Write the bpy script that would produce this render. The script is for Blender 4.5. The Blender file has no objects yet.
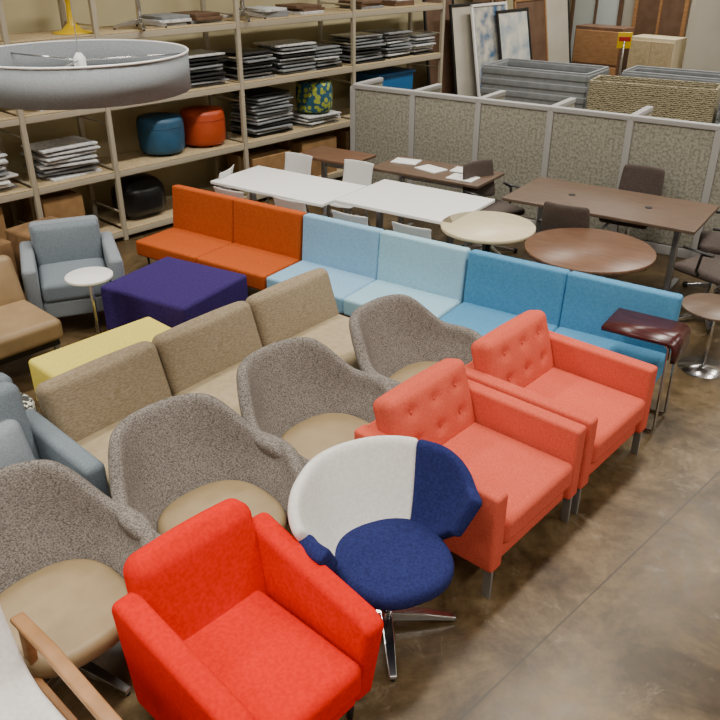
import bpy, math, random
from mathutils import Vector, Matrix
random.seed(3)
SC=bpy.context.scene
COL=SC.collection
rad=math.radians
# ---------------------------------------------------------------- materials
def lin(h,m=1.0):
    h=h.lstrip('#'); o=[]
    for i in (0,2,4):
        c=int(h[i:i+2],16)/255
        o.append((c/12.92 if c<=.04045 else ((c+.055)/1.055)**2.4)*m)
    return (*o,1)
def mat(name,h1,h2=None,rough=.6,metal=0,scale=20,bump=0,bscale=None,detail=3,lo=.35,hi=.65,stretch=None,sheen=0,spec=.5,emit=0):
    m=bpy.data.materials.new(name); m.use_nodes=True
    nt=m.node_tree; n=nt.nodes; l=nt.links
    b=n['Principled BSDF']
    b.inputs['Base Color'].default_value=lin(h1)
    b.inputs['Roughness'].default_value=rough
    b.inputs['Metallic'].default_value=metal
    b.inputs['Specular IOR Level'].default_value=spec
    if sheen: b.inputs['Sheen Weight'].default_value=sheen
    tc=n.new('ShaderNodeTexCoord'); mp=n.new('ShaderNodeMapping')
    l.new(tc.outputs['Object'],mp.inputs['Vector'])
    if stretch: mp.inputs['Scale'].default_value=stretch
    if h2:
        ns=n.new('ShaderNodeTexNoise'); ns.inputs['Scale'].default_value=scale; ns.inputs['Detail'].default_value=detail
        l.new(mp.outputs[0],ns.inputs['Vector'])
        cr=n.new('ShaderNodeValToRGB'); cr.color_ramp.elements[0].position=lo; cr.color_ramp.elements[1].position=hi
        cr.color_ramp.elements[0].color=lin(h1); cr.color_ramp.elements[1].color=lin(h2)
        l.new(ns.outputs['Fac'],cr.inputs[0]); l.new(cr.outputs[0],b.inputs['Base Color'])
    if bump:
        nb=n.new('ShaderNodeTexNoise'); nb.inputs['Scale'].default_value=bscale or scale*4; nb.inputs['Detail'].default_value=2
        l.new(mp.outputs[0],nb.inputs['Vector'])
        bp=n.new('ShaderNodeBump'); bp.inputs['Strength'].default_value=bump; bp.inputs['Distance'].default_value=.004
        l.new(nb.outputs['Fac'],bp.inputs['Height']); l.new(bp.outputs[0],b.inputs['Normal'])
    return m
M={}
M['red']=mat('red_wool','#d01202','#de1804',rough=.9,scale=60,bump=.3,bscale=350,spec=.12)
M['salmon']=mat('salmon_fabric','#c8523f','#d4604c',rough=.95,scale=120,bump=.3,bscale=400,spec=.1)
M['tweed']=mat('grey_tweed','#4a4541','#948d86',rough=.95,scale=120,bump=.4,bscale=220,detail=4,lo=.32,hi=.70,spec=.1,stretch=(1,1,1.8))
M['tanseat']=mat('tan_leather','#8e7a58','#988462',rough=.5,scale=8,bump=.1,bscale=150)
M['sofa_back']=mat('taupe_ribbed_fabric','#87785f','#a0917a',rough=.85,scale=90,bump=.4,bscale=150,stretch=(.5,1,2),spec=.2)
M['sofa_seat']=mat('taupe_fabric','#9f8e6e','#ac9b7b',rough=.7,scale=20,bump=.15,bscale=200)
M['brown_leather']=mat('tan_brown_leather','#8a7252','#967d5a',rough=.5,scale=8)
M['white_f']=mat('white_fabric','#d6d5d0','#e2e1dc',rough=.8,scale=60,bump=.2,bscale=300)
M['navy']=mat('navy_fabric','#1b2050','#252c62',rough=.9,scale=80,bump=.4,bscale=300,spec=.2)
M['purple']=mat('purple_fabric','#302059','#3a2a68',rough=.9,scale=60,bump=.3,bscale=300,spec=.2)
M['yellow']=mat('yellow_fabric','#dccb52','#e5d562',rough=.85,scale=60,bump=.2,bscale=300)
M['greyblue']=mat('greyblue_fabric','#7b838b','#8a9299',rough=.9,scale=100,bump=.4,bscale=300)
M['greyblue2']=mat('slate_blue_fabric','#68737b','#76818a',rough=.9,scale=100,bump=.4,bscale=300)
M['orange']=mat('burnt_orange_fabric','#aa4c1c','#b85828',rough=.9,scale=70,bump=.3,bscale=300,spec=.1)
M['ltblue']=mat('light_blue_fabric','#80aecd','#90bbd8',rough=.9,scale=70,bump=.3,bscale=300)
M['paleblue']=mat('pale_blue_fabric','#92bfd4','#a0cbdc',rough=.9,scale=70,bump=.3,bscale=300)
M['midblue']=mat('mid_blue_fabric','#4284ac','#4e90b8',rough=.9,scale=70,bump=.3,bscale=300)
M['chrome']=mat('brushed_chrome','#c8c8c8',rough=.22,metal=1)
M['alu']=mat('satin_aluminium','#a9abae',rough=.4,metal=.85)
M['black']=mat('black_plastic','#1f1f21',rough=.5)
M['dark']=mat('dark_metal','#2b2a2a',rough=.45,metal=.4)
M['white']=mat('white_laminate','#f0f0ee',rough=.35)
M['whitepl']=mat('white_plastic','#d4d4d2',rough=.4)
M['maple']=mat('maple_veneer','#d0c29e','#dacdac',rough=.35,scale=6,stretch=(1,8,1))
M['walnut']=mat('walnut_veneer','#5f4434','#75553f',rough=.35,scale=6,stretch=(1,10,1))
M['walnut2']=mat('dark_walnut_veneer','#574638','#6a5647',rough=.4,scale=6,stretch=(1,10,1))
M['wine']=mat('wine_lacquer','#3a1618','#4a2020',rough=.25,scale=6,stretch=(1,6,1))
M['oak']=mat('oak_wood','#946a40','#a87c52',rough=.45,scale=8,stretch=(1,1,6))
M['rack']=mat('cream_steel','#a89f8b',rough=.5)
M['board']=mat('particle_board','#a5916e','#b8a580',rough=.8,scale=30)
M['cardboard']=mat('cardboard','#85643d','#957248',rough=.9,scale=8)
M['kraft']=mat('kraft_paper','#6f5233','#8a6a45',rough=.9,scale=10,bump=1,bscale=14)
M['blackbag']=mat('black_bag','#18181a',rough=.3,scale=10,bump=1,bscale=14)
M['taupe']=mat('taupe_office_fabric','#443934','#514640',rough=.85,scale=60)
M['panelgrey']=mat('partition_trim','#a9a8a6',rough=.5)
M['tealpouf']=mat('teal_vinyl','#1d4a66','#25587a',rough=.5,scale=5)
M['orangepouf']=mat('orange_vinyl','#a83a10','#b54516',rough=.5,scale=5)
M['bluebin']=mat('blue_bin_plastic','#1c5c94',rough=.5)
M['papers']=mat('paper_and_laminate','#b9bbbd','#dfe0e0',rough=.7,scale=20)
M['shade']=mat('grey_linen_shade','#868c91','#92989d',rough=.9,scale=150)
M['diffuser']=mat('opal_diffuser','#c4c8ca',rough=.5)
M['wallcream']=mat('cream_paint','#c6ba92','#cfc49d',rough=.9,scale=2)
M['wallback']=mat('offwhite_paint','#b9b3a4','#c4bfb1',rough=.9,scale=2)
M['ceil']=mat('ceiling_paint','#a8a8a4',rough=.9)
M['glass']=mat('pale_window_glass','#c9d4d6',rough=.15)
M['ribgrey']=mat('grey_laminate','#7b7f81','#888c90',rough=.6,scale=10)
M['ypl']=mat('yellow_plastic','#d9b400',rough=.3)
M['redpl']=mat('red_label','#a81818',rough=.5)
M['brownboard']=mat('brown_panel','#5e4633','#6d5340',rough=.6,scale=5)
def pat(name,h1,h2,kind,scale,dist=0,rough=.9,lo=.35,hi=.6):
    m=mat(name,h1,rough=rough); nt=m.node_tree; n=nt.nodes; l=nt.links; b=n['Principled BSDF']
    tc=n['Texture Coordinate']
    if kind=='wave':
        t=n.new('ShaderNodeTexWave'); t.inputs['Scale'].default_value=scale; t.inputs['Distortion'].default_value=dist
        t.bands_direction='Z'; t.inputs['Detail Scale'].default_value=3; out=t.outputs['Fac']
    elif kind=='vor':
        t=n.new('ShaderNodeTexVoronoi'); t.inputs['Scale'].default_value=scale; out=t.outputs['Distance']
    else:
        t=n.new('ShaderNodeTexNoise'); t.inputs['Scale'].default_value=scale; out=t.outputs['Fac']
    l.new(tc.outputs['Object'],t.inputs['Vector'])
    cr=n.new('ShaderNodeValToRGB'); cr.color_ramp.elements[0].position=lo; cr.color_ramp.elements[1].position=hi
    cr.color_ramp.elements[0].color=lin(h1); cr.color_ramp.elements[1].color=lin(h2)
    l.new(out,cr.inputs[0]); l.new(cr.outputs[0],b.inputs['Base Color'])
    return m
M['cubfab']=pat('partition_woven_fabric','#7e7d70','#a4a193','noise',38)
M['zigzag']=pat('wavy_olive_pattern','#4a4532','#b0a688','wave',14,5)
M['zigbw']=pat('chevron_pattern','#3b3d3a','#d8d8cc','wave',9,8)
M['dots']=pat('dotted_green_pattern','#a4b040','#24566e','vor',17,lo=.42,hi=.52)
M['art']=pat('abstract_painting','#3f6286','#c7c2b4','noise',5)
M['art2']=pat('blue_grey_print','#8fa0ab','#d0cdc2','noise',4)
def floor_mat():
    m=bpy.data.materials.new('polished_concrete'); m.use_nodes=True
    nt=m.node_tree; n=nt.nodes; l=nt.links; b=n['Principled BSDF']
    g=n.new('ShaderNodeNewGeometry')
    def noise(sc,de,ro,di=0):
        t=n.new('ShaderNodeTexNoise'); t.inputs['Scale'].default_value=sc; t.inputs['Detail'].default_value=de
        t.inputs['Roughness'].default_value=ro; t.inputs['Distortion'].default_value=di
        l.new(g.outputs['Position'],t.inputs['Vector']); return t
    n1=noise(1.5,9,.7,.7); n2=noise(11,8,.7); n3=noise(3.2,10,.78,1.2)
    def ramp(src,p0,p1,c0,c1):
        c=n.new('ShaderNodeValToRGB'); c.color_ramp.elements[0].position=p0; c.color_ramp.elements[1].position=p1
        c.color_ramp.elements[0].color=c0; c.color_ramp.elements[1].color=c1; l.new(src,c.inputs[0]); return c
    c1=ramp(n1.outputs['Fac'],.38,.62,lin('#40331f'),lin('#6e5d42'))
    c2=ramp(n2.outputs['Fac'],.38,.62,(.30,.27,.23,1),(.62,.60,.57,1))
    mx=n.new('ShaderNodeMix'); mx.data_type='RGBA'; mx.blend_type='OVERLAY'; mx.inputs[0].default_value=.7
    l.new(c1.outputs[0],mx.inputs[6]); l.new(c2.outputs[0],mx.inputs[7])
    c3=ramp(n3.outputs['Fac'],.56,.64,(0,0,0,1),(.5,.5,.5,1))
    m3=n.new('ShaderNodeMix'); m3.data_type='RGBA'; l.new(c3.outputs[0],m3.inputs[0]); l.new(mx.outputs[2],m3.inputs[6]); m3.inputs[7].default_value=lin('#857660')
    dp=n.new('ShaderNodeVectorMath'); dp.operation='DOT_PRODUCT'; dp.inputs[1].default_value=(.70,-.714,0)
    l.new(g.outputs['Position'],dp.inputs[0])
    ad=n.new('ShaderNodeMath'); ad.operation='ADD'; ad.inputs[1].default_value=1.277+30
    l.new(dp.outputs['Value'],ad.inputs[0])
    md=n.new('ShaderNodeMath'); md.operation='PINGPONG'; md.inputs[1].default_value=1.5
    l.new(ad.outputs[0],md.inputs[0])
    lt=n.new('ShaderNodeMath'); lt.operation='LESS_THAN'; lt.inputs[1].default_value=.005
    l.new(md.outputs[0],lt.inputs[0])
    lm=n.new('ShaderNodeMath'); lm.operation='MULTIPLY'; lm.inputs[1].default_value=.7; l.new(lt.outputs[0],lm.inputs[0])
    m2=n.new('ShaderNodeMix'); m2.data_type='RGBA'; l.new(lm.outputs[0],m2.inputs[0]); l.new(m3.outputs[2],m2.inputs[6]); m2.inputs[7].default_value=lin('#2e271f')
    l.new(m2.outputs[2],b.inputs['Base Color'])
    rr=n.new('ShaderNodeMapRange'); rr.inputs['To Min'].default_value=.18; rr.inputs['To Max'].default_value=.55
    l.new(n2.outputs['Fac'],rr.inputs['Value']); l.new(rr.outputs[0],b.inputs['Roughness'])
    return m
M['floor']=floor_mat()

# ---------------------------------------------------------------- mesh helpers
def root(name,x,y,rzdeg=0,z=0):
    o=bpy.data.objects.new(name,None); o.empty_display_size=.1
    o.location=(x,y,z); o.rotation_euler=(0,0,rad(rzdeg)); COL.objects.link(o); return o
def mobj(name,verts,faces,m,parent=None,loc=(0,0,0),rot=(0,0,0),smooth=True):
    me=bpy.data.meshes.new(name); me.from_pydata([tuple(v) for v in verts],[],faces); me.update()
    if smooth: me.polygons.foreach_set('use_smooth',[True]*len(me.polygons))
    me.materials.append(M[m] if isinstance(m,str) else m)
    o=bpy.data.objects.new(name,me); COL.objects.link(o)
    o.location=loc; o.rotation_euler=tuple(rad(a) for a in rot)
    if parent: o.parent=parent
    return o
T15,T30=math.tan(rad(15)),math.tan(rad(30))
def axl(h,r,n):
    c=h-r
    return [-c-r,-c-r*T30,-c-r*T15]+[-c+2*c*i/n for i in range(n+1)]+[c+r*T15,c+r*T30,c+r]
def rbox(name,size,loc,m,parent=None,rot=(0,0,0),r=.008,n=1,puff=(0,0,0),dimples=(),taper=0,tapery=0):
    hx,hy,hz=[s/2 for s in size]; r=min(r,hx*.95,hy*.95,hz*.95)
    A=[axl(hx,r,n),axl(hy,r,n),axl(hz,r,n)]
    H=(hx,hy,hz); idx={}; V=[]; F=[]
    def vid(p):
        k=(round(p[0],5),round(p[1],5),round(p[2],5))
        if k in idx: return idx[k]
        q=[max(-(H[i]-r),min(H[i]-r,p[i])) for i in range(3)]
        d=Vector([p[i]-q[i] for i in range(3)])
        if d.length>1e-9: d=d.normalized()*r
        w=[q[i]+d[i] for i in range(3)]
        a=[p[i]/H[i] for i in range(3)]
        o=list(w)
        for i in range(3):
            if puff[i]:
                j,k2=[t for t in range(3) if t!=i]
                o[i]+=puff[i]*a[i]*(1-a[j]**2)*(1-a[k2]**2)
        for (ax,sg,u,v,dep,rd) in dimples:
            if a[ax]*sg>.5:
                j,k2=[t for t in range(3) if t!=ax]
                dd=(w[j]-u)**2+(w[k2]-v)**2
                o[ax]-=sg*dep*math.exp(-dd/rd**2)
        if taper: o[0]*=1+taper*a[2]
        if tapery: o[1]*=1+tapery*a[2]
        idx[k]=len(V); V.append(o); return idx[k]
    for ax in range(3):
        i1,i2=[(1,2),(2,0),(0,1)][ax]
        for sg in (-1,1):
            for a in range(len(A[i1])-1):
                for b in range(len(A[i2])-1):
                    q=[]
                    for (da,db) in ((0,0),(1,0),(1,1),(0,1)):
                        p=[0,0,0]; p[ax]=sg*H[ax]; p[i1]=A[i1][a+da]; p[i2]=A[i2][b+db]; q.append(vid(p))
                    if sg<0: q.reverse()
                    F.append(q)
    return mobj(name,V,F,m,parent,loc,rot)
def tube(name,pts,r,m,parent=None,seg=10,closed=False,loc=(0,0,0)):
    P=[Vector(p) for p in pts]; V=[];F=[]; N=len(P); prev=None
    for i,p in enumerate(P):
        if closed: t=(P[(i+1)%N]-P[i-1])
        else: t=P[min(i+1,N-1)]-P[max(i-1,0)]
        t.normalize()
        if prev is None:
            u=t.cross(Vector((0,0,1)));
            if u.length<.1: u=t.cross(Vector((1,0,0)))
        else: u=prev-t*prev.dot(t)
        u.normalize(); w=t.cross(u); prev=u
        for k in range(seg):
            a=2*math.pi*k/seg; V.append(p+(u*math.cos(a)+w*math.sin(a))*r)
    for i in range(N if closed else N-1):
        for k in range(seg):
            a=i*seg+k; b=i*seg+(k+1)%seg; c=((i+1)%N)*seg+(k+1)%seg; d=((i+1)%N)*seg+k
            F.append([a,b,c,d])
    if not closed:
        F.append(list(range(seg))[::-1]); F.append([(N-1)*seg+k for k in range(seg)])
    return mobj(name,V,F,m,parent,loc)
def lathe(name,prof,m,parent=None,loc=(0,0,0),seg=36,sx=1,sy=1,rot=(0,0,0),sq=1):
    V=[];F=[];N=len(prof)
    for (r,z) in prof:
        for k in range(seg):
            a=2*math.pi*k/seg; c,s=math.cos(a),math.sin(a)
            V.append((r*sx*math.copysign(abs(c)**sq,c),r*sy*math.copysign(abs(s)**sq,s),z))
    for i in range(N-1):
        for k in range(seg):
            F.append([i*seg+k,i*seg+(k+1)%seg,(i+1)*seg+(k+1)%seg,(i+1)*seg+k])
    F.append(list(range(seg))[::-1]); F.append([(N-1)*seg+k for k in range(seg)])
    return mobj(name,V,F,m,parent,loc,rot)
def pad(r,z0,z1,e=.03,nseg=5):
    p=[(.001,z0)]
    for i in range(nseg+1):
        a=-math.pi/2+math.pi/2*i/nseg; p.append((r-e+e*math.cos(a),z0+e+e*math.sin(a)))
    for i in range(nseg+1):
        a=math.pi/2*i/nseg; p.append((r-e+e*math.cos(a),z1-e+e*math.sin(a)))
    p.append((r*.5,z1+.008)); p.append((.001,z1+.01)); return p
def cyl(name,r,z0,z1,m,parent=None,loc=(0,0,0),seg=24):
    e=min(.003,r*.2,(z1-z0)*.2)
    return lathe(name,[(r-e,z0),(r,z0+e),(r,z1-e),(r-e,z1)],m,parent,loc,seg)
def prism(name,poly,w,m,parent=None,loc=(0,0,0),rot=(0,0,0),bev=.02,seg=4):
    n=len(poly); V=[(-w/2,y,z) for y,z in poly]+[(w/2,y,z) for y,z in poly]
    F=[list(range(n))[::-1],[n+i for i in range(n)]]+[[i,(i+1)%n,n+(i+1)%n,n+i] for i in range(n)]
    o=mobj(name,V,F,m,parent,loc,rot)
    b=o.modifiers.new('bevel','BEVEL'); b.width=bev; b.segments=seg
    return o
def shell(name,f,nu,nv,th,m,parent=None,sub=2,loc=(0,0,0),s0=-1,s1=1):
    V=[];F=[]
    for i in range(nu+1):
        for j in range(nv+1): V.append(f(s0+(s1-s0)*i/nu,j/nv))
    for i in range(nu):
        for j in range(nv):
            a=i*(nv+1)+j; F.append([a,a+nv+1,a+nv+2,a+1])
    o=mobj(name,V,F,m,parent,loc)
    so=o.modifiers.new('thick','SOLIDIFY'); so.thickness=th; so.offset=0
    if sub:
        ss=o.modifiers.new('smooth','SUBSURF'); ss.levels=sub; ss.render_levels=sub
    return o
def star(parent,n,r,m,zt=.10,a0=45,castor=False):
    V=[];F=[]
    for k in range(n):
        a=rad(a0+360*k/n); d=Vector((math.cos(a),math.sin(a),0)); s=Vector((-d.y,d.x,0)); b=len(V)
        for (rr,w,z0,z1) in ((.0,.028,zt-.055,zt),(r*.55,.024,zt-.07,zt-.03),(r,.018,.012,.032)):
            for (sg,z) in ((-1,z0),(1,z0),(1,z1),(-1,z1)): V.append(d*rr+s*w*sg+Vector((0,0,z)))
        for t in (0,4):
            for q in range(4): F.append([b+t+q,b+t+(q+1)%4,b+t+4+(q+1)%4,b+t+4+q])
        F.append([b+3,b+2,b+1,b]); F.append([b+8,b+9,b+10,b+11])
    o=mobj('star_base',V,F,m,parent,smooth=False)
    bv=o.modifiers.new('b','BEVEL'); bv.width=.005; bv.segments=2
    for k in range(n):
        a=rad(a0+360*k/n)
        if castor: lathe('castor_%d'%k,[(.01,0),(.025,.01),(.025,.035),(.01,.05)],'black',parent,(r*math.cos(a),r*math.sin(a),0),seg=12)
        else: cyl('glide_%d'%k,.012,0,.02,'black',parent,((r-.01)*math.cos(a),(r-.01)*math.sin(a),0),seg=10)
def clone(src,x,y,rz,z=None):
    base=src.name.split('.')[0]
    r=root(base,x,y,rz,src.location.z if z is None else z)
    for c in list(src.children):
        d=c.copy(); COL.objects.link(d); d.parent=r
    return r
def sst(x):
    x=max(0,min(1,x)); return x*x*(3-2*x)

# ---------------------------------------------------------------- room
AX,AY=.688,.725; RA=46.5
def RP(t,s=0): return (-2.48+AX*t+AY*s, 8.04+AY*t-AX*s)
def roombox(name,t,s,zc,size,m):
    x,y=RP(t,s)
    return rbox(name,size,(x,y,zc),m,None,(0,0,RA),r=.004)
T0,T1,S0,S1=-9,9.6,-.80,11
tc,scn=(T0+T1)/2,(S0+S1)/2
ZC=4.5
roombox('floor',tc,scn,-.05,(T1-T0,S1-S0,.1),'floor')
roombox('ceiling',tc,scn,ZC+.05,(T1-T0,S1-S0,.1),'ceil')
roombox('wall_left',tc,S0-.05,ZC/2,(T1-T0,.1,ZC),'wallcream')
roombox('wall_right',tc,S1+.05,ZC/2,(T1-T0,.1,ZC),'wallback')
roombox('wall_back',T1+.05,scn,ZC/2,(.1,S1-S0,ZC),'wallback')
roombox('wall_front',T0-.05,scn,ZC/2,(.1,S1-S0,ZC),'wallback')
for t in (-7,-3.2,.6,4.4,8):
    for s in (1.6,5.2,8.8):
        x,y=RP(t,s)
        r=root('ceiling_light_fixture',x,y,RA,ZC-.05)
        rbox('housing',(2.5,.5,.06),(0,0,.02),'white',r)
        L=bpy.data.lights.new('tube','AREA'); L.shape='RECTANGLE'; L.size=2.4; L.size_y=.3; L.energy=90; L.color=(1,.94,.85); L.spread=rad(135)
        o=bpy.data.objects.new('tube',L); COL.objects.link(o); o.parent=r; o.location=(0,0,-.02)
W=bpy.data.worlds.new('world'); SC.world=W; W.use_nodes=True
W.node_tree.nodes['Background'].inputs[0].default_value=(.9,.95,1,1); W.node_tree.nodes['Background'].inputs[1].default_value=.3

# ---------------------------------------------------------------- seating
def salmon(x,y,rz):
    r=root('tufted_armchair',x,y,rz)
    for sx in (-1,1):
        rbox('arm_%s'%('l' if sx<0 else 'r'),(.095,.88,.44),(sx*.372,.04,.40),'salmon',r,r=.02,n=2)
    rbox('back_frame',(.65,.10,.43),(0,.425,.395),'salmon',r,r=.02)
    rbox('base',(.64,.72,.11),(0,-.01,.235),'salmon',r,r=.015)
    D=[(2,1,u,v,.018,.035) for u in (-.14,.14) for v in (-.12,.1)]
    rbox('seat_cushion',(.64,.74,.15),(0,-.04,.365),'salmon',r,r=.035,n=18,puff=(0,0,.015),dimples=D)
    D=[(1,-1,u,v,.022,.032) for u in (-.19,0,.19) for v in (-.06,.1)]
    bc=rbox('back_cushion',(.66,.15,.42),(0,.325,.58),'salmon',r,rot=(-17,0,0),r=.045,n=18,puff=(0,.02,.012),dimples=D)
    for u in (-.19,0,.19):
        for v in (-.06,.1):
            b=lathe('button',[(.001,-.004),(.008,0),(.007,.004),(.001,.005)],'salmon',r,seg=10)
            b.parent=bc; b.location=(u,-.073,v); b.rotation_euler=(rad(90),0,0)
    for sx in (-1,1):
        for sy in (-.365,.43):
            rbox('leg',(.018,.045,.19),(sx*.385,sy,.095),'alu',r,r=.003)
    return r
salmon(.60,3.415,48.2); salmon(1.18,4.06,48.2)

def boxarmchair(name,x,y,rz,m,m2,w=.76,d=.76,back=.78,arm=.58,pillow=None):
    r=root(name,x,y,rz)
    for sx in (-1,1):
        rbox('arm_%s'%('l' if sx<0 else 'r'),(.11,d,arm-.14),(sx*(w/2-.055),0,(arm+.14)/2),m,r,r=.035,n=2)
    rbox('back_frame',(w-.2,.13,back-.2),(0,d/2-.07,(back-.04)/2+.08),m,r,rot=(-5,0,0),r=.04,n=2)
    rbox('base',(w-.22,d-.14,.14),(0,-.04,.21),m,r,r=.02)
    rbox('seat_cushion',(w-.23,d-.18,.16),(0,-.08,.36),m2,r,r=.04,n=6,puff=(0,0,.02))
    rbox('back_cushion',(w-.23,.14,back-.40),(0,d/2-.19,(back-.04+.37)/2),m2,r,rot=(-10,0,0),r=.05,n=6,puff=(0,.02,0))
    for sx in (-1,1):
        for sy in (-1,1): cyl('leg',.015,0,.15,'alu',r,(sx*(w/2-.06),sy*(d/2-.06),0))
    if pillow: rbox('throw_pillow',(.36,.12,.32),(.03,d/2-.33,.60),pillow,r,rot=(-20,0,8),r=.055,n=8,puff=(0,.05,0))
    return r
boxarmchair('grey_blue_armchair',-2.38,6.17,22,'greyblue','greyblue2')
boxarmchair('slate_armchair',-1.76,3.12,46,'greyblue2','greyblue2',w=.78,back=.92,arm=.62,pillow='greyblue')

def redchair(x,y,rz):
    r=root('red_armchair',x,y,rz)
    for sx in (-1,1):
        prism('arm_%s'%('l' if sx<0 else 'r'),[(-.34,.13),(-.39,.54),(-.33,.575),(.18,.67),(.30,.70),(.34,.66),(.32,.13)],.11,'red',r,loc=(sx*.285,0,0),rot=(0,sx*3,0),bev=.035,seg=5)
    rbox('backrest',(.59,.15,.58),(0,.29,.515),'red',r,rot=(-10,0,0),r=.065,n=8,puff=(0,.02,.02),taper=-.04)
    rbox('seat_cushion',(.46,.64,.17),(0,-.085,.345),'red',r,r=.045,n=8,puff=(0,0,.02))
    rbox('base',(.50,.64,.14),(0,-.02,.20),'red',r,r=.02)
    for sx in (-1,1):
        for sy in (-1,1): lathe('leg',[(.012,0),(.022,.14)],'dark',r,(sx*.26,sy*.29,0),seg=16)
redchair(-.43,2.21,47)

def tweed_f(s,v):
    ph=s*rad(124); a=abs(math.degrees(ph)); c,sn=math.cos(ph),math.sin(ph)
    st=sst((70-a)/34)
    zt=.615+.195*st-.10*sst((a-98)/26)
    z=.29+(zt-.29)*v
    x=.37*math.copysign(abs(sn)**.8,sn); y=.30*c if c>0 else .54*c
    k=.68+.32*min(1,max(0,(z-.29)/.22))**.6
    x*=k; y*=k
    u=max(0,z-.42)
    y+=u*.45*max(0,c); x+=u*.22*sn*(1-st*.8)
    x+=.025*math.copysign(1,sn)*v*math.exp(-((a-88)/24)**2)
    return (x,y,z)
def tweedchair(x,y,rz):
    r=root('swivel_tub_chair',x,y,rz)
    shell('upholstered_shell',tweed_f,30,6,.075,'tweed',r)
    lathe('shell_underside',[(.001,.28),(.2,.28),(.255,.305),(.25,.34),(.001,.34)],'tweed',r,(0,-.02,0))
    lathe('seat_cushion',pad(.285,.32,.42,.04),'tanseat',r,(0,-.06,0),sx=1,sy=1.0,sq=.8)
    cyl('column',.028,.06,.30,'chrome',r)
    star(r,4,.33,'chrome',a0=20)
    return r
tc0=tweedchair(-1.28,2.45,46)
clone(tc0,-.70,3.03,45); clone(tc0,-.19,3.67,47); clone(tc0,.41,4.30,50)

def navychair(x,y,rz):
    r=root('white_navy_task_chair',x,y,rz)
    def f(s,v):
        ph=s*rad(116); a=abs(math.degrees(ph)); c,sn=math.cos(ph),math.sin(ph)
        zt=.81-.12*sst((a-58)/42); zb=.415+.09*sst((a-88)/24)
        z=zb+(zt-zb)*v
        w=max(0,(z-.415)/.395)
        x=.375*math.copysign(abs(sn)**.9,sn); y=.27*c if c>0 else .34*c
        k=.62+.38*w**.7
        x*=k;y*=k
        x+=sn*.09*w*sst((a-50)/40); y+=.10*w*max(0,c)
        return (x,y,z)
    shell('back_shell',f,26,7,.055,'white_f',r,s0=-.80,s1=.40)
    shell('arm_wrap',f,12,7,.065,'navy',r,s0=.385,s1=.98)
    # low navy armrest pad folding forward from the left end of the shell
    shell('arm_pad',lambda s,v:f(s,.25+.62*v),8,4,.075,'navy',r,s0=-1.02,s1=-.77)
    lathe('seat',pad(.26,.38,.475,.04),'navy',r,(0,-.05,0),sq=.85)
    lathe('seat_pan',[(.001,.34),(.10,.34),(.20,.37),(.235,.40),(.001,.40)],'navy',r,(0,-.04,0))
    rbox('back_bracket',(.09,.26,.03),(0,.10,.345),'alu',r)
    cyl('column',.028,.06,.35,'chrome',r)
    star(r,4,.33,'chrome',a0=-20)
navychair(.12,2.71,24)

def longsofa(name,x,y,rz,mb,ms,n,w=.72):
    r=root(name,x,y,rz)
    for i in range(n):
        cx=(i-(n-1)/2)*w
        rbox('seat_cushion_%d'%i,(w-.012,.62,.16),(cx,-.07,.34),ms,r,r=.045,n=8,puff=(0,0,.02))
        rbox('back_cushion_%d'%i,(w-.012,.14,.40),(cx,.26,.545),mb,r,rot=(-19,0,0),r=.055,n=8,puff=(0,.025,.01))
    rbox('frame',(w*n-.04,.56,.07),(0,-.02,.225),'dark',r)
    rbox('back_rail',(w*n-.04,.04,.26),(0,.31,.37),'dark',r,rot=(-16,0,0))
    for i in range(n+1):
        cx=(i-n/2)*w*.96
        for sy in (-.24,.24): rbox('leg',(.035,.035,.195),(cx,sy,.0975),'alu',r,r=.003)
    return r
longsofa('three_seat_sofa',-.75,4.32,50,'sofa_back','sofa_seat',3,w=.76)
longsofa('leather_sofa',-2.90,4.92,47,'brown_leather','brown_leather',2)

BR=-34.3; BX,BY=.04,5.87
def BP(lx,ly=0,x0=BX,y0=BY):
    c,s=math.cos(rad(BR)),math.sin(rad(BR)); return (x0+c*lx-s*ly,y0+s*lx+c*ly)
def bench(cx,ms,name):
    x,y=BP(cx); r=root(name,x,y,BR)
    for i,m in enumerate(ms):
        lx=(i-.5)*.77
        rbox('seat_cushion_%d'%i,(.768,.52,.14),(lx,-.055,.32),m,r,r=.022,n=4,puff=(0,0,.006))
        rbox('back_cushion_%d'%i,(.768,.10,.43),(lx,.225,.565),m,r,rot=(-6,0,0),r=.022,n=4)
    rbox('frame',(1.50,.46,.03),(0,-.02,.235),'dark',r)
    for lx in (-.7,.7):
        tube('sled_leg',[(lx,-.24,.24),(lx,-.24,.012),(lx,.2,.012),(lx,.2,.24)],.010,'dark',r,seg=8)
bench(-1.556,('orange','orange'),'orange_bench_seat')
bench(0,('ltblue','paleblue'),'light_blue_bench_seat')
bench(1.556,('midblue','midblue'),'blue_bench_seat')

def ottoman(name,x,y,rz,sx,sy,h,m):
    r=root(name,x,y,rz)
    rbox('upholstered_body',(sx,sy,h-.05),(0,0,(h+.05)/2),m,r,r=.03,n=6,puff=(0,0,.01))
    tube('top_piping',[(-sx/2+.02,-sy/2+.02,h-.012),(sx/2-.02,-sy/2+.02,h-.012),(sx/2-.02,sy/2-.02,h-.012),(-sx/2+.02,sy/2-.02,h-.012)],.006,m,r,closed=True,seg=6)
    for a in (-1,1):
        for b in (-1,1): cyl('foot',.02,0,.06,'black',r,(a*(sx/2-.07),b*(sy/2-.07),0))
ottoman('purple_ottoman',-1.47,5.86,-30,.86,.78,.44,'purple')
ottoman('yellow_ottoman',-1.68,4.80,47,.95,.55,.38,'yellow')
r=root('chevron_pouf',-2.12,3.98,0); lathe('body',pad(.2,0,.42,.04),'zigbw',r)

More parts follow.
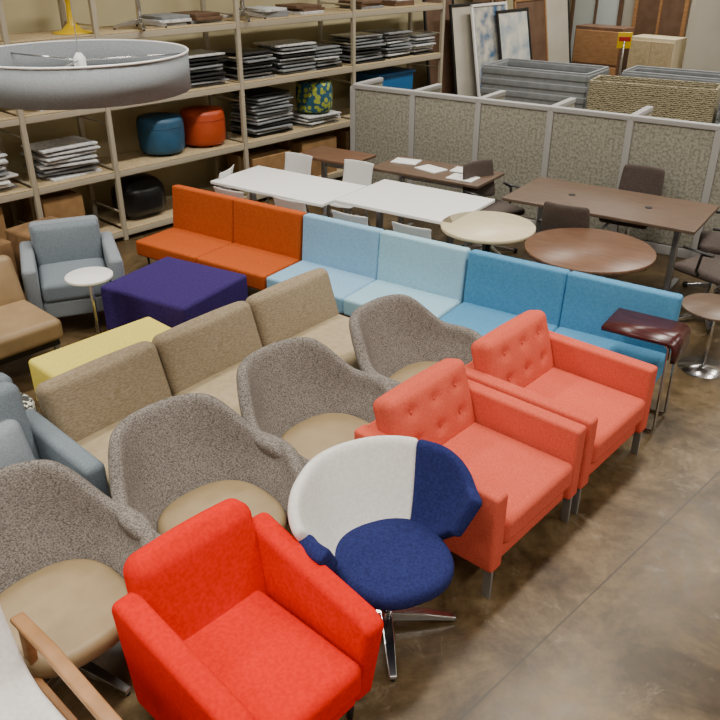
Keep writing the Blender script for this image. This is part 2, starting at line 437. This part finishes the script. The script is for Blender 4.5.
def sidetable(name,x,y,rr,h,m,base=.18):
    r=root(name,x,y)
    cyl('top',rr,h-.02,h,m,r,seg=48); cyl('pole',.016,.01,h-.02,'chrome',r)
    lathe('foot',[(base,0),(base,.006),(.03,.02),(.016,.03)],'chrome',r)
sidetable('round_side_table',-1.98,5.42,.17,.66,'white',.12)
sidetable('dark_round_side_table',2.56,5.22,.24,.50,'walnut2')

x,y=BP(2.20,-.10); r=root('laptop_side_table',x,y,BR)
P=[(-.22,.66),(.19,.66),(.222,.65),(.235,.625),(.24,.54)]
def cf(s,v):
    i=(s+1)/2*(len(P)-1); a=min(int(i),len(P)-2); t=i-a
    return (P[a][0]*(1-t)+P[a+1][0]*t,-.17+.34*v,P[a][1]*(1-t)+P[a+1][1]*t)
shell('bent_plywood_top',cf,len(P)-1,2,.028,'wine',r,sub=0)
for sy in (-.13,.13):
    tube('frame_leg',[(-.1,sy,.635),(.17,sy,.635),(.195,sy,.615),(.205,sy,.03),(.19,sy,.012),(-.2,sy,.012)],.010,'chrome',r)
tube('frame_cross',[(-.2,-.13,.012),(-.2,.13,.012)],.010,'chrome',r)

r=root('wood_frame_lounge_chair',-1.27,1.66,47)
def loungef(s,v):
    pr=[(-.30,.38),(-.26,.42),(-.05,.41),(.12,.41),(.20,.46),(.27,.62),(.33,.80),(.35,.84)]
    i=v*(len(pr)-1); a=min(int(i),len(pr)-2); t=i-a
    return (s*.31,pr[a][0]*(1-t)+pr[a+1][0]*t,pr[a][1]*(1-t)+pr[a+1][1]*t+.05*s*s)
shell('white_shell',loungef,6,14,.05,'white_f',r)
for sx in (-1,1):
    prism('arm',[(-.36,.575),(-.34,.605),(.10,.635),(.36,.615),(.36,.59),(.1,.605)],.055,'oak',r,loc=(sx*.365,0,0),bev=.008,seg=2)
    prism('front_leg',[(-.32,0),(-.28,0),(-.27,.59),(-.33,.585)],.035,'oak',r,loc=(sx*.365,0,0),bev=.006,seg=2)
    prism('rear_leg',[(.34,0),(.38,0),(.33,.60),(.27,.60)],.035,'oak',r,loc=(sx*.365,0,0),bev=.006,seg=2)
    rbox('side_rail',(.03,.6,.05),(sx*.35,0,.33),'oak',r)
for yy in (-.27,.27): rbox('cross_rail',(.70,.03,.05),(0,yy,.33),'oak',r)

# ---------------------------------------------------------------- tables
def recttable(name,x,y,sx,sy,m,h=.73,rz=BR,th=.03):
    r=root(name,x,y,rz)
    rbox('top',(sx,sy,th),(0,0,h-th/2),m,r,r=.006)
    for a in (-1,1):
        rbox('column',(.05,.06,h-th-.03),(a*(sx/2-.22),0,(h-th+.03)/2),'alu',r)
        rbox('foot',(.05,sy*.8,.03),(a*(sx/2-.22),0,.015),'alu',r)
        rbox('top_bracket',(.04,sy*.7,.02),(a*(sx/2-.22),0,h-th-.01),'alu',r)
    rbox('beam',(sx-.44,.03,.05),(0,0,h-.12),'alu',r)
    return r
def roundtable(name,x,y,rr,m,h=.73):
    r=root(name,x,y,BR); cyl('top',rr,h-.03,h,m,r,seg=64); cyl('column',.035,.08,h-.03,'dark',r); star(r,4,rr*.75,'dark',a0=20); return r
recttable('white_table',-.70,7.60,1.36,.72,'white')
recttable('white_table',.50,7.07,1.20,.84,'white')
roundtable('round_maple_table',1.06,6.34,.39,'maple')
roundtable('round_walnut_table',1.76,5.79,.49,'walnut')
t=recttable('conference_table',2.24,6.98,1.70,.86,'walnut2',h=.74)
for lx in (-.35,.35): lathe('grommet',[(.03,.74),(.032,.744),(.001,.744)],'black',t,(lx,0,0),seg=16)
recttable('dark_training_table',.78,8.10,1.25,.6,'walnut2')
recttable('small_walnut_table',-.27,8.75,.75,.5,'walnut')
for (lx,ly,a) in ((-.42,.1,10),(-.05,-.02,-15),(.28,.12,5),(.38,-.14,0)):
    px_,py_=BP(lx,ly,.78,8.10); rbox('paper_sheet_stack',(.28,.2,.012),(px_,py_,.737),'white',None,(0,0,BR+a),r=.002)

def plastic(x,y,rz):
    r=root('white_plastic_chair',x,y,rz)
    def sf(s,v):
        pr=[(-.21,.43),(-.17,.45),(0,.44),(.14,.44),(.19,.48),(.22,.60),(.25,.76),(.26,.80)]
        i=v*(len(pr)-1); a=min(int(i),len(pr)-2); t=i-a
        w=.20+.02*math.sin(v*6)
        return (s*w,pr[a][0]*(1-t)+pr[a+1][0]*t-.03*(s*s)*(v>.5),pr[a][1]*(1-t)+pr[a+1][1]*t+.015*s*s*(v<.5))
    shell('shell',sf,6,14,.012,'whitepl',r,sub=1)
    for sx in (-1,1):
        tube('leg_front',[(sx*.14,-.12,.435),(sx*.2,-.2,0)],.010,'chrome',r,seg=8)
        tube('leg_rear',[(sx*.14,.1,.435),(sx*.2,.2,0)],.010,'chrome',r,seg=8)
    return r
p0=plastic(-.78,8.29,BR)
clone(p0,-.14,7.98,BR); clone(p0,-1.08,7.36,BR+180);clone(p0,-.50,7.05,BR+180); clone(p0,.04,6.64,BR+180); clone(p0,.54,6.33,BR+180); clone(p0,-1.55,7.95,BR-70)

def office(x,y,rz):
    r=root('office_chair',x,y,rz)
    rbox('seat',(.46,.44,.07),(0,-.02,.46),'taupe',r,r=.03,n=4,puff=(0,0,.01))
    def bf(s,v):
        return (s*.22*(1-.1*v),.22+.06*v-.04*s*s,.52+.37*v)
    shell('backrest',bf,6,6,.035,'taupe',r)
    rbox('back_bar',(.05,.02,.26),(0,.245,.52),'dark',r)
    for sx in (-1,1):
        tube('arm',[(sx*.22,.0,.45),(sx*.26,.0,.5),(sx*.26,.02,.64),(sx*.26,.12,.66),(sx*.26,-.15,.66)],.012,'dark',r,seg=8)
    cyl('column',.025,.07,.43,'chrome',r); star(r,5,.28,'chrome',castor=True)
    return r
o0=office(1.84,6.62,BR+182)
clone(o0,2.60,7.42,BR); clone(o0,2.88,6.04,BR-112); clone(o0,1.30,7.62,BR+70); clone(o0,3.22,6.62,BR-80)

# ---------------------------------------------------------------- cubicle panels
PX0,PY0=-.07,9.77
r=root('cubicle_partition',PX0,PY0,BR)
HP=1.31; pw=.82
for i in range(6):
    cx=(i+.5)*pw
    rbox('fabric_%d'%i,(pw-.07,.05,HP-.16),(cx,0,HP/2+.03),'cubfab',r)
    rbox('top_trim_%d'%i,(pw,.08,.05),(cx,0,HP-.025),'panelgrey',r)
    rbox('kick_%d'%i,(pw-.05,.05,.10),(cx,0,.05),'panelgrey',r)
for i in range(7):
    rbox('post_%d'%i,(.07,.08,HP-.03),(i*pw,0,(HP-.03)/2),'panelgrey',r)
    rbox('return_panel_%d'%i,(.05,.55,HP-.04),(i*pw,.31,(HP-.04)/2),'cubfab',r)
    rbox('return_trim_%d'%i,(.07,.55,.05),(i*pw,.31,HP-.025),'panelgrey',r)

def slatbin(name,x,y,rz,sx,sy,h,m,slats=9,th=.035):
    r=root(name,x,y,rz)
    for (lx,ly,a,b) in ((0,-sy/2,sx,th),(0,sy/2,sx,th),(-sx/2,0,th,sy),(sx/2,0,th,sy)):
        rbox('side',(a,b,h),(lx,ly,h/2),m,r)
        if slats>1:
            for k in range(slats):
                rbox('rib',(a+.02,b+.02,h/slats*.6),(lx,ly,h*(k+.5)/slats),m,r,r=.01)
    rbox('bottom',(sx,sy,.03),(0,0,.03),m,r)
slatbin('grey_ribbed_crate',2.58,11.7,BR,1.5,.8,1.25,'ribgrey')
slatbin('grey_ribbed_crate',4.72,11.2,BR,2.2,.6,1.2,'ribgrey')
slatbin('wavy_pattern_crate',3.60,10.15,BR+6,1.45,.5,1.27,'zigzag',slats=1)
slatbin('grey_ribbed_crate',4.85,9.5,BR,1.1,.6,1.2,'ribgrey')

# ---------------------------------------------------------------- storage rack
x,y=RP(0); rk=root('storage_rack',x,y,RA)
UP=[-2.6,-.87,0,1.68,3.48,5.25]; ZS=[.12,.74,1.40,2.03]
for i,u in enumerate(UP):
    for yy in (0,.58): rbox('upright_%d'%i,(.05,.05,2.75),(u,yy,1.375),'rack',rk)
    for k in range(6): rbox('brace_%d'%i,(.02,.56,.02),(u,.29,.3+.45*k),'rack',rk)
for z in ZS:
    for i in range(len(UP)-1):
        a,b=UP[i],UP[i+1]; w=b-a-.05
        rbox('beam_front',(w,.04,.06),((a+b)/2,0,z-.045),'rack',rk)
        rbox('beam_back',(w,.04,.06),((a+b)/2,.58,z-.045),'rack',rk)
        rbox('shelf_board',(w,.62,.018),((a+b)/2,.29,z-.009),'board',rk)
def RK(lx,ly): return RP(lx,-ly)
def stack(name,lx,ly,z,n,sz,m,th=.018,gap=.02,jit=.03,ang=6):
    x,y=RK(lx,ly); r=root(name,x,y,RA,z)
    zz=0
    for k in range(n):
        rbox('layer',(sz[0]*random.uniform(.85,1),sz[1]*random.uniform(.85,1),th),(random.uniform(-jit,jit),random.uniform(-jit,jit),zz+th/2),random.choice(m),r,rot=(0,0,random.uniform(-ang,ang)),r=.003)
        if k<n-1 and gap>.004: rbox('spacer',(sz[0]*.4,.06,gap),(0,0,zz+th+gap/2),m[0],r,r=.002)
        zz+=th+gap
def pouf(name,lx,ly,z,rr,h,m):
    x,y=RK(lx,ly); r=root(name,x,y,0,z)
    lathe('body',[(.001,.03),(rr*.9,.03),(rr*.97,.07),(rr,h*.5),(rr*.98,h-.05),(rr*.93,h-.01),(rr*.5,h),(.001,h)],m,r,seg=32)
    for a in range(4): cyl('foot',.015,0,.04,'black',r,(rr*.6*math.cos(a*1.57+.7),rr*.6*math.sin(a*1.57+.7),0),seg=8)
    lathe('seam',[(rr*.97,h*.74),(rr*1.01,h*.75),(rr*.97,h*.76)],m,r)
pouf('teal_pouf',.76,.28,.74,.25,.40,'tealpouf')
pouf('orange_pouf',1.32,.28,.74,.25,.40,'orangepouf')
stack('laminate_sample_stack',3.0,.27,.74,4,(.6,.5),['papers','ribgrey','alu'])
pouf('dotted_pouf',3.0,.22,.873,.23,.38,'dots')
K=['ribgrey','ribgrey','black','ribgrey','alu','papers']
for (lx,z,n,w) in ((2.2,.74,13,.62),(2.0,1.4,8,.5),(2.62,1.4,9,.6),(3.12,1.4,7,.45),(3.85,1.4,9,.6),(4.45,1.4,9,.5),(4.98,1.4,7,.45),(.5,1.4,5,.6),(1.2,1.4,9,.7)):
    stack('keyboard_tray_stack',lx,.3,z,n,(w,.5),K)
for (lx,z,n,w) in ((-.4,.74,8,.6),(-1.35,.74,9,.7),(-2.1,.74,7,.6),(-.4,1.4,6,.6),(-1.5,1.4,6,.8)):
    stack('laminate_sample_stack',lx,.3,z,n,(w,.5),['papers','papers','white','ribgrey'],gap=.022,ang=14)
for lx in (.95,1.35,2.3,2.9,3.9,4.6): stack('flat_box_stack',lx,.3,2.03,3,(.4,.45),['papers','ribgrey','brownboard'],th=.03,gap=0.001)
for (lx,w,h) in ((-2.2,.6,.42),(-1.5,.6,.5),(-.6,.42,.45),(2.1,.6,.4),(2.9,.6,.45),(3.9,.5,.4),(4.6,.6,.45)):
    x,y=RK(lx,.28); b=root('cardboard_box',x,y,RA,.12)
    rbox('carton',(w,.5,h),(0,0,h/2),'cardboard',b,r=.008)
    rbox('tape',(w+.004,.05,h+.003),(0,0,h/2),'board',b,r=.003)
x,y=RK(.4,.3); b=root('black_bag',x,y,RA,.12); rbox('bag',(.5,.4,.4),(0,0,.2),'blackbag',b,r=.12,n=6,puff=(.03,.03,.04))
for (lx,ly,w) in ((-1.75,-.4,.6),(-1.05,-.42,.5)):
    x,y=RK(lx,ly); b=root('crumpled_paper_carton',x,y,RA+8)
    rbox('carton',(w,.45,.5),(0,0,.25),'kraft',b,r=.02,n=6,puff=(.03,.03,.02))
x,y=RK(4.4,.3); b=root('blue_storage_bin',x,y,RA,.74)
rbox('body',(.7,.45,.46),(0,0,.23),'bluebin',b,r=.02,taper=.05); rbox('rim',(.76,.5,.03),(0,0,.465),'bluebin',b)
def topstar(lx):
    x,y=RK(lx,.1); r=root('chrome_swivel_stool',x,y,RA+20,2.03); star(r,4,.26,'chrome'); cyl('column',.025,.06,.42,'chrome',r); lathe('seat',pad(.2,.42,.5,.03),'black',r)
x,y=RK(-.1,.25); r=root('yellow_tulip_stool',x,y,RA,2.03)
lathe('base',[(.19,0),(.19,.008),(.1,.025),(.035,.09),(.025,.25),(.05,.38),(.17,.44),(.18,.46),(.001,.46)],'ypl',r)
topstar(.55); topstar(1.85)

# ---------------------------------------------------------------- far background
def frame(name,t,s,w,h,m,mf,lean=12,rz=None,z=0):
    x,y=RP(t,s); r=root(name,x,y,RA if rz is None else rz,z)
    g=bpy.data.objects.new('leaning',None); COL.objects.link(g); g.parent=r; g.rotation_euler=(-rad(lean),0,0)
    rbox('canvas',(w-.06,.015,h-.06),(0,0,h/2),m,g)
    for (lx,lz,a1,b1) in ((0,.02,w,.04),(0,h-.02,w,.04),(-w/2+.02,h/2,.04,h),(w/2-.02,h/2,.04,h)):
        rbox('frame_bar',(a1,.035,b1),(lx,-.005,lz),mf,g)
frame('framed_artwork',5.75,-.2,.7,2.1,'brownboard','dark',8)
frame('framed_artwork',6.1,.05,.75,2.0,'wallback','dark',9)
frame('framed_artwork',6.5,.25,.9,2.0,'art','white',11)
frame('framed_artwork',7.0,.35,.85,1.9,'art2','dark',12)
frame('framed_artwork',7.7,.15,.9,2.0,'brownboard','oak',10)
frame('framed_artwork',8.5,.1,.9,2.1,'wallback','dark',10)
frame('leaning_board',6.9,-.3,.5,2.4,'brownboard','brownboard',7)
frame('leaning_board',7.3,-.25,.3,2.3,'walnut','walnut',7)
def onback(name,s,w,h,zc,m,mf):
    x,y=RP(T1-.06,s); r=root(name,x,y,RA-90)
    rbox('pane',(w,.03,h),(0,0,zc),m,r)
    for (lx,lz,a,b) in ((0,zc-h/2,w+.1,.06),(0,zc+h/2,w+.1,.06),(-w/2,zc,.06,h),(w/2,zc,.06,h),(0,zc,.04,h)):
        rbox('casing',(a,.07,b),(lx,-.01,lz),mf,r)
onback('window_1',.0,.9,1.6,1.6,'glass','brownboard')
onback('door_1',1.15,.85,2.1,1.05,'brownboard','oak')
onback('window_2',3.9,1.6,1.3,1.7,'glass','white')
x,y=RP(8.6,2.5); rbox('column',(.6,.6,ZC),(x,y,ZC/2),'wallback',None,(0,0,RA),r=.01)
x,y=RP(8.2,.9); r=root('wooden_cabinet',x,y,RA-90)
rbox('carcass',(.8,.4,1.6),(0,0,.8),'walnut',r)
for k in range(3): rbox('drawer_front',(.76,.02,.48),(0,-.205,.29+k*.51),'oak',r)
x,y=RP(8.3,1.75); r=root('cream_cabinet',x,y,RA-90)
rbox('carcass',(.7,.4,1.5),(0,0,.75),'maple',r)
for k in range(2): rbox('cabinet_door',(.33,.02,1.4),(-.17+.34*k,-.205,.75),'board',r)
x,y=RP(7.5,1.6); r=root('sale_sign_stand',x,y,RA-60)
cyl('post',.015,0,1.5,'chrome',r); rbox('sign_board',(.2,.02,.22),(0,0,1.5),'ypl',r); rbox('sign_band',(.16,.006,.06),(0,-.012,1.52),'redpl',r); cyl('foot',.15,0,.02,'dark',r)

# ---------------------------------------------------------------- drum pendant
ZL=2.265
r=root('drum_pendant_lamp',-1.18,3.55,0,ZL)
R=.45; HL=.15
V=[];F=[];sg=72
for (rr,z) in ((R,0),(R,HL),(R-.006,HL),(R-.006,0)):
    for k in range(sg): V.append((rr*math.cos(2*math.pi*k/sg),rr*math.sin(2*math.pi*k/sg),z))
for i in range(4):
    for k in range(sg): F.append([i*sg+k,i*sg+(k+1)%sg,((i+1)%4)*sg+(k+1)%sg,((i+1)%4)*sg+k])
mobj('shade',V,F,'shade',r)
cyl('diffuser',R-.008,.012,.02,'diffuser',r,seg=60)
tube('top_ring',[(R*math.cos(a*math.pi/24),R*math.sin(a*math.pi/24),HL) for a in range(48)],.005,'white',r,closed=True,seg=6)
for k in range(3):
    a=k*2*math.pi/3+.5
    tube('spider',[(0,0,HL-.03),((R-.01)*math.cos(a),(R-.01)*math.sin(a),HL-.03)],.004,'chrome',r,seg=6)
lathe('socket',[(.02,.06),(.025,.08),(.025,HL-.02),(.01,HL)],'white',r,seg=16)
tube('cord',[(0,0,HL-.01),(0,0,ZC-ZL)],.002,'alu',r,seg=6)

# ---------------------------------------------------------------- camera
cam=bpy.data.cameras.new('camera'); cam.lens=39.8; cam.sensor_width=36
co=bpy.data.objects.new('camera',cam); COL.objects.link(co)
co.location=(0,0,2.85); co.rotation_euler=(rad(90-28.1),0,0)
SC.camera=co
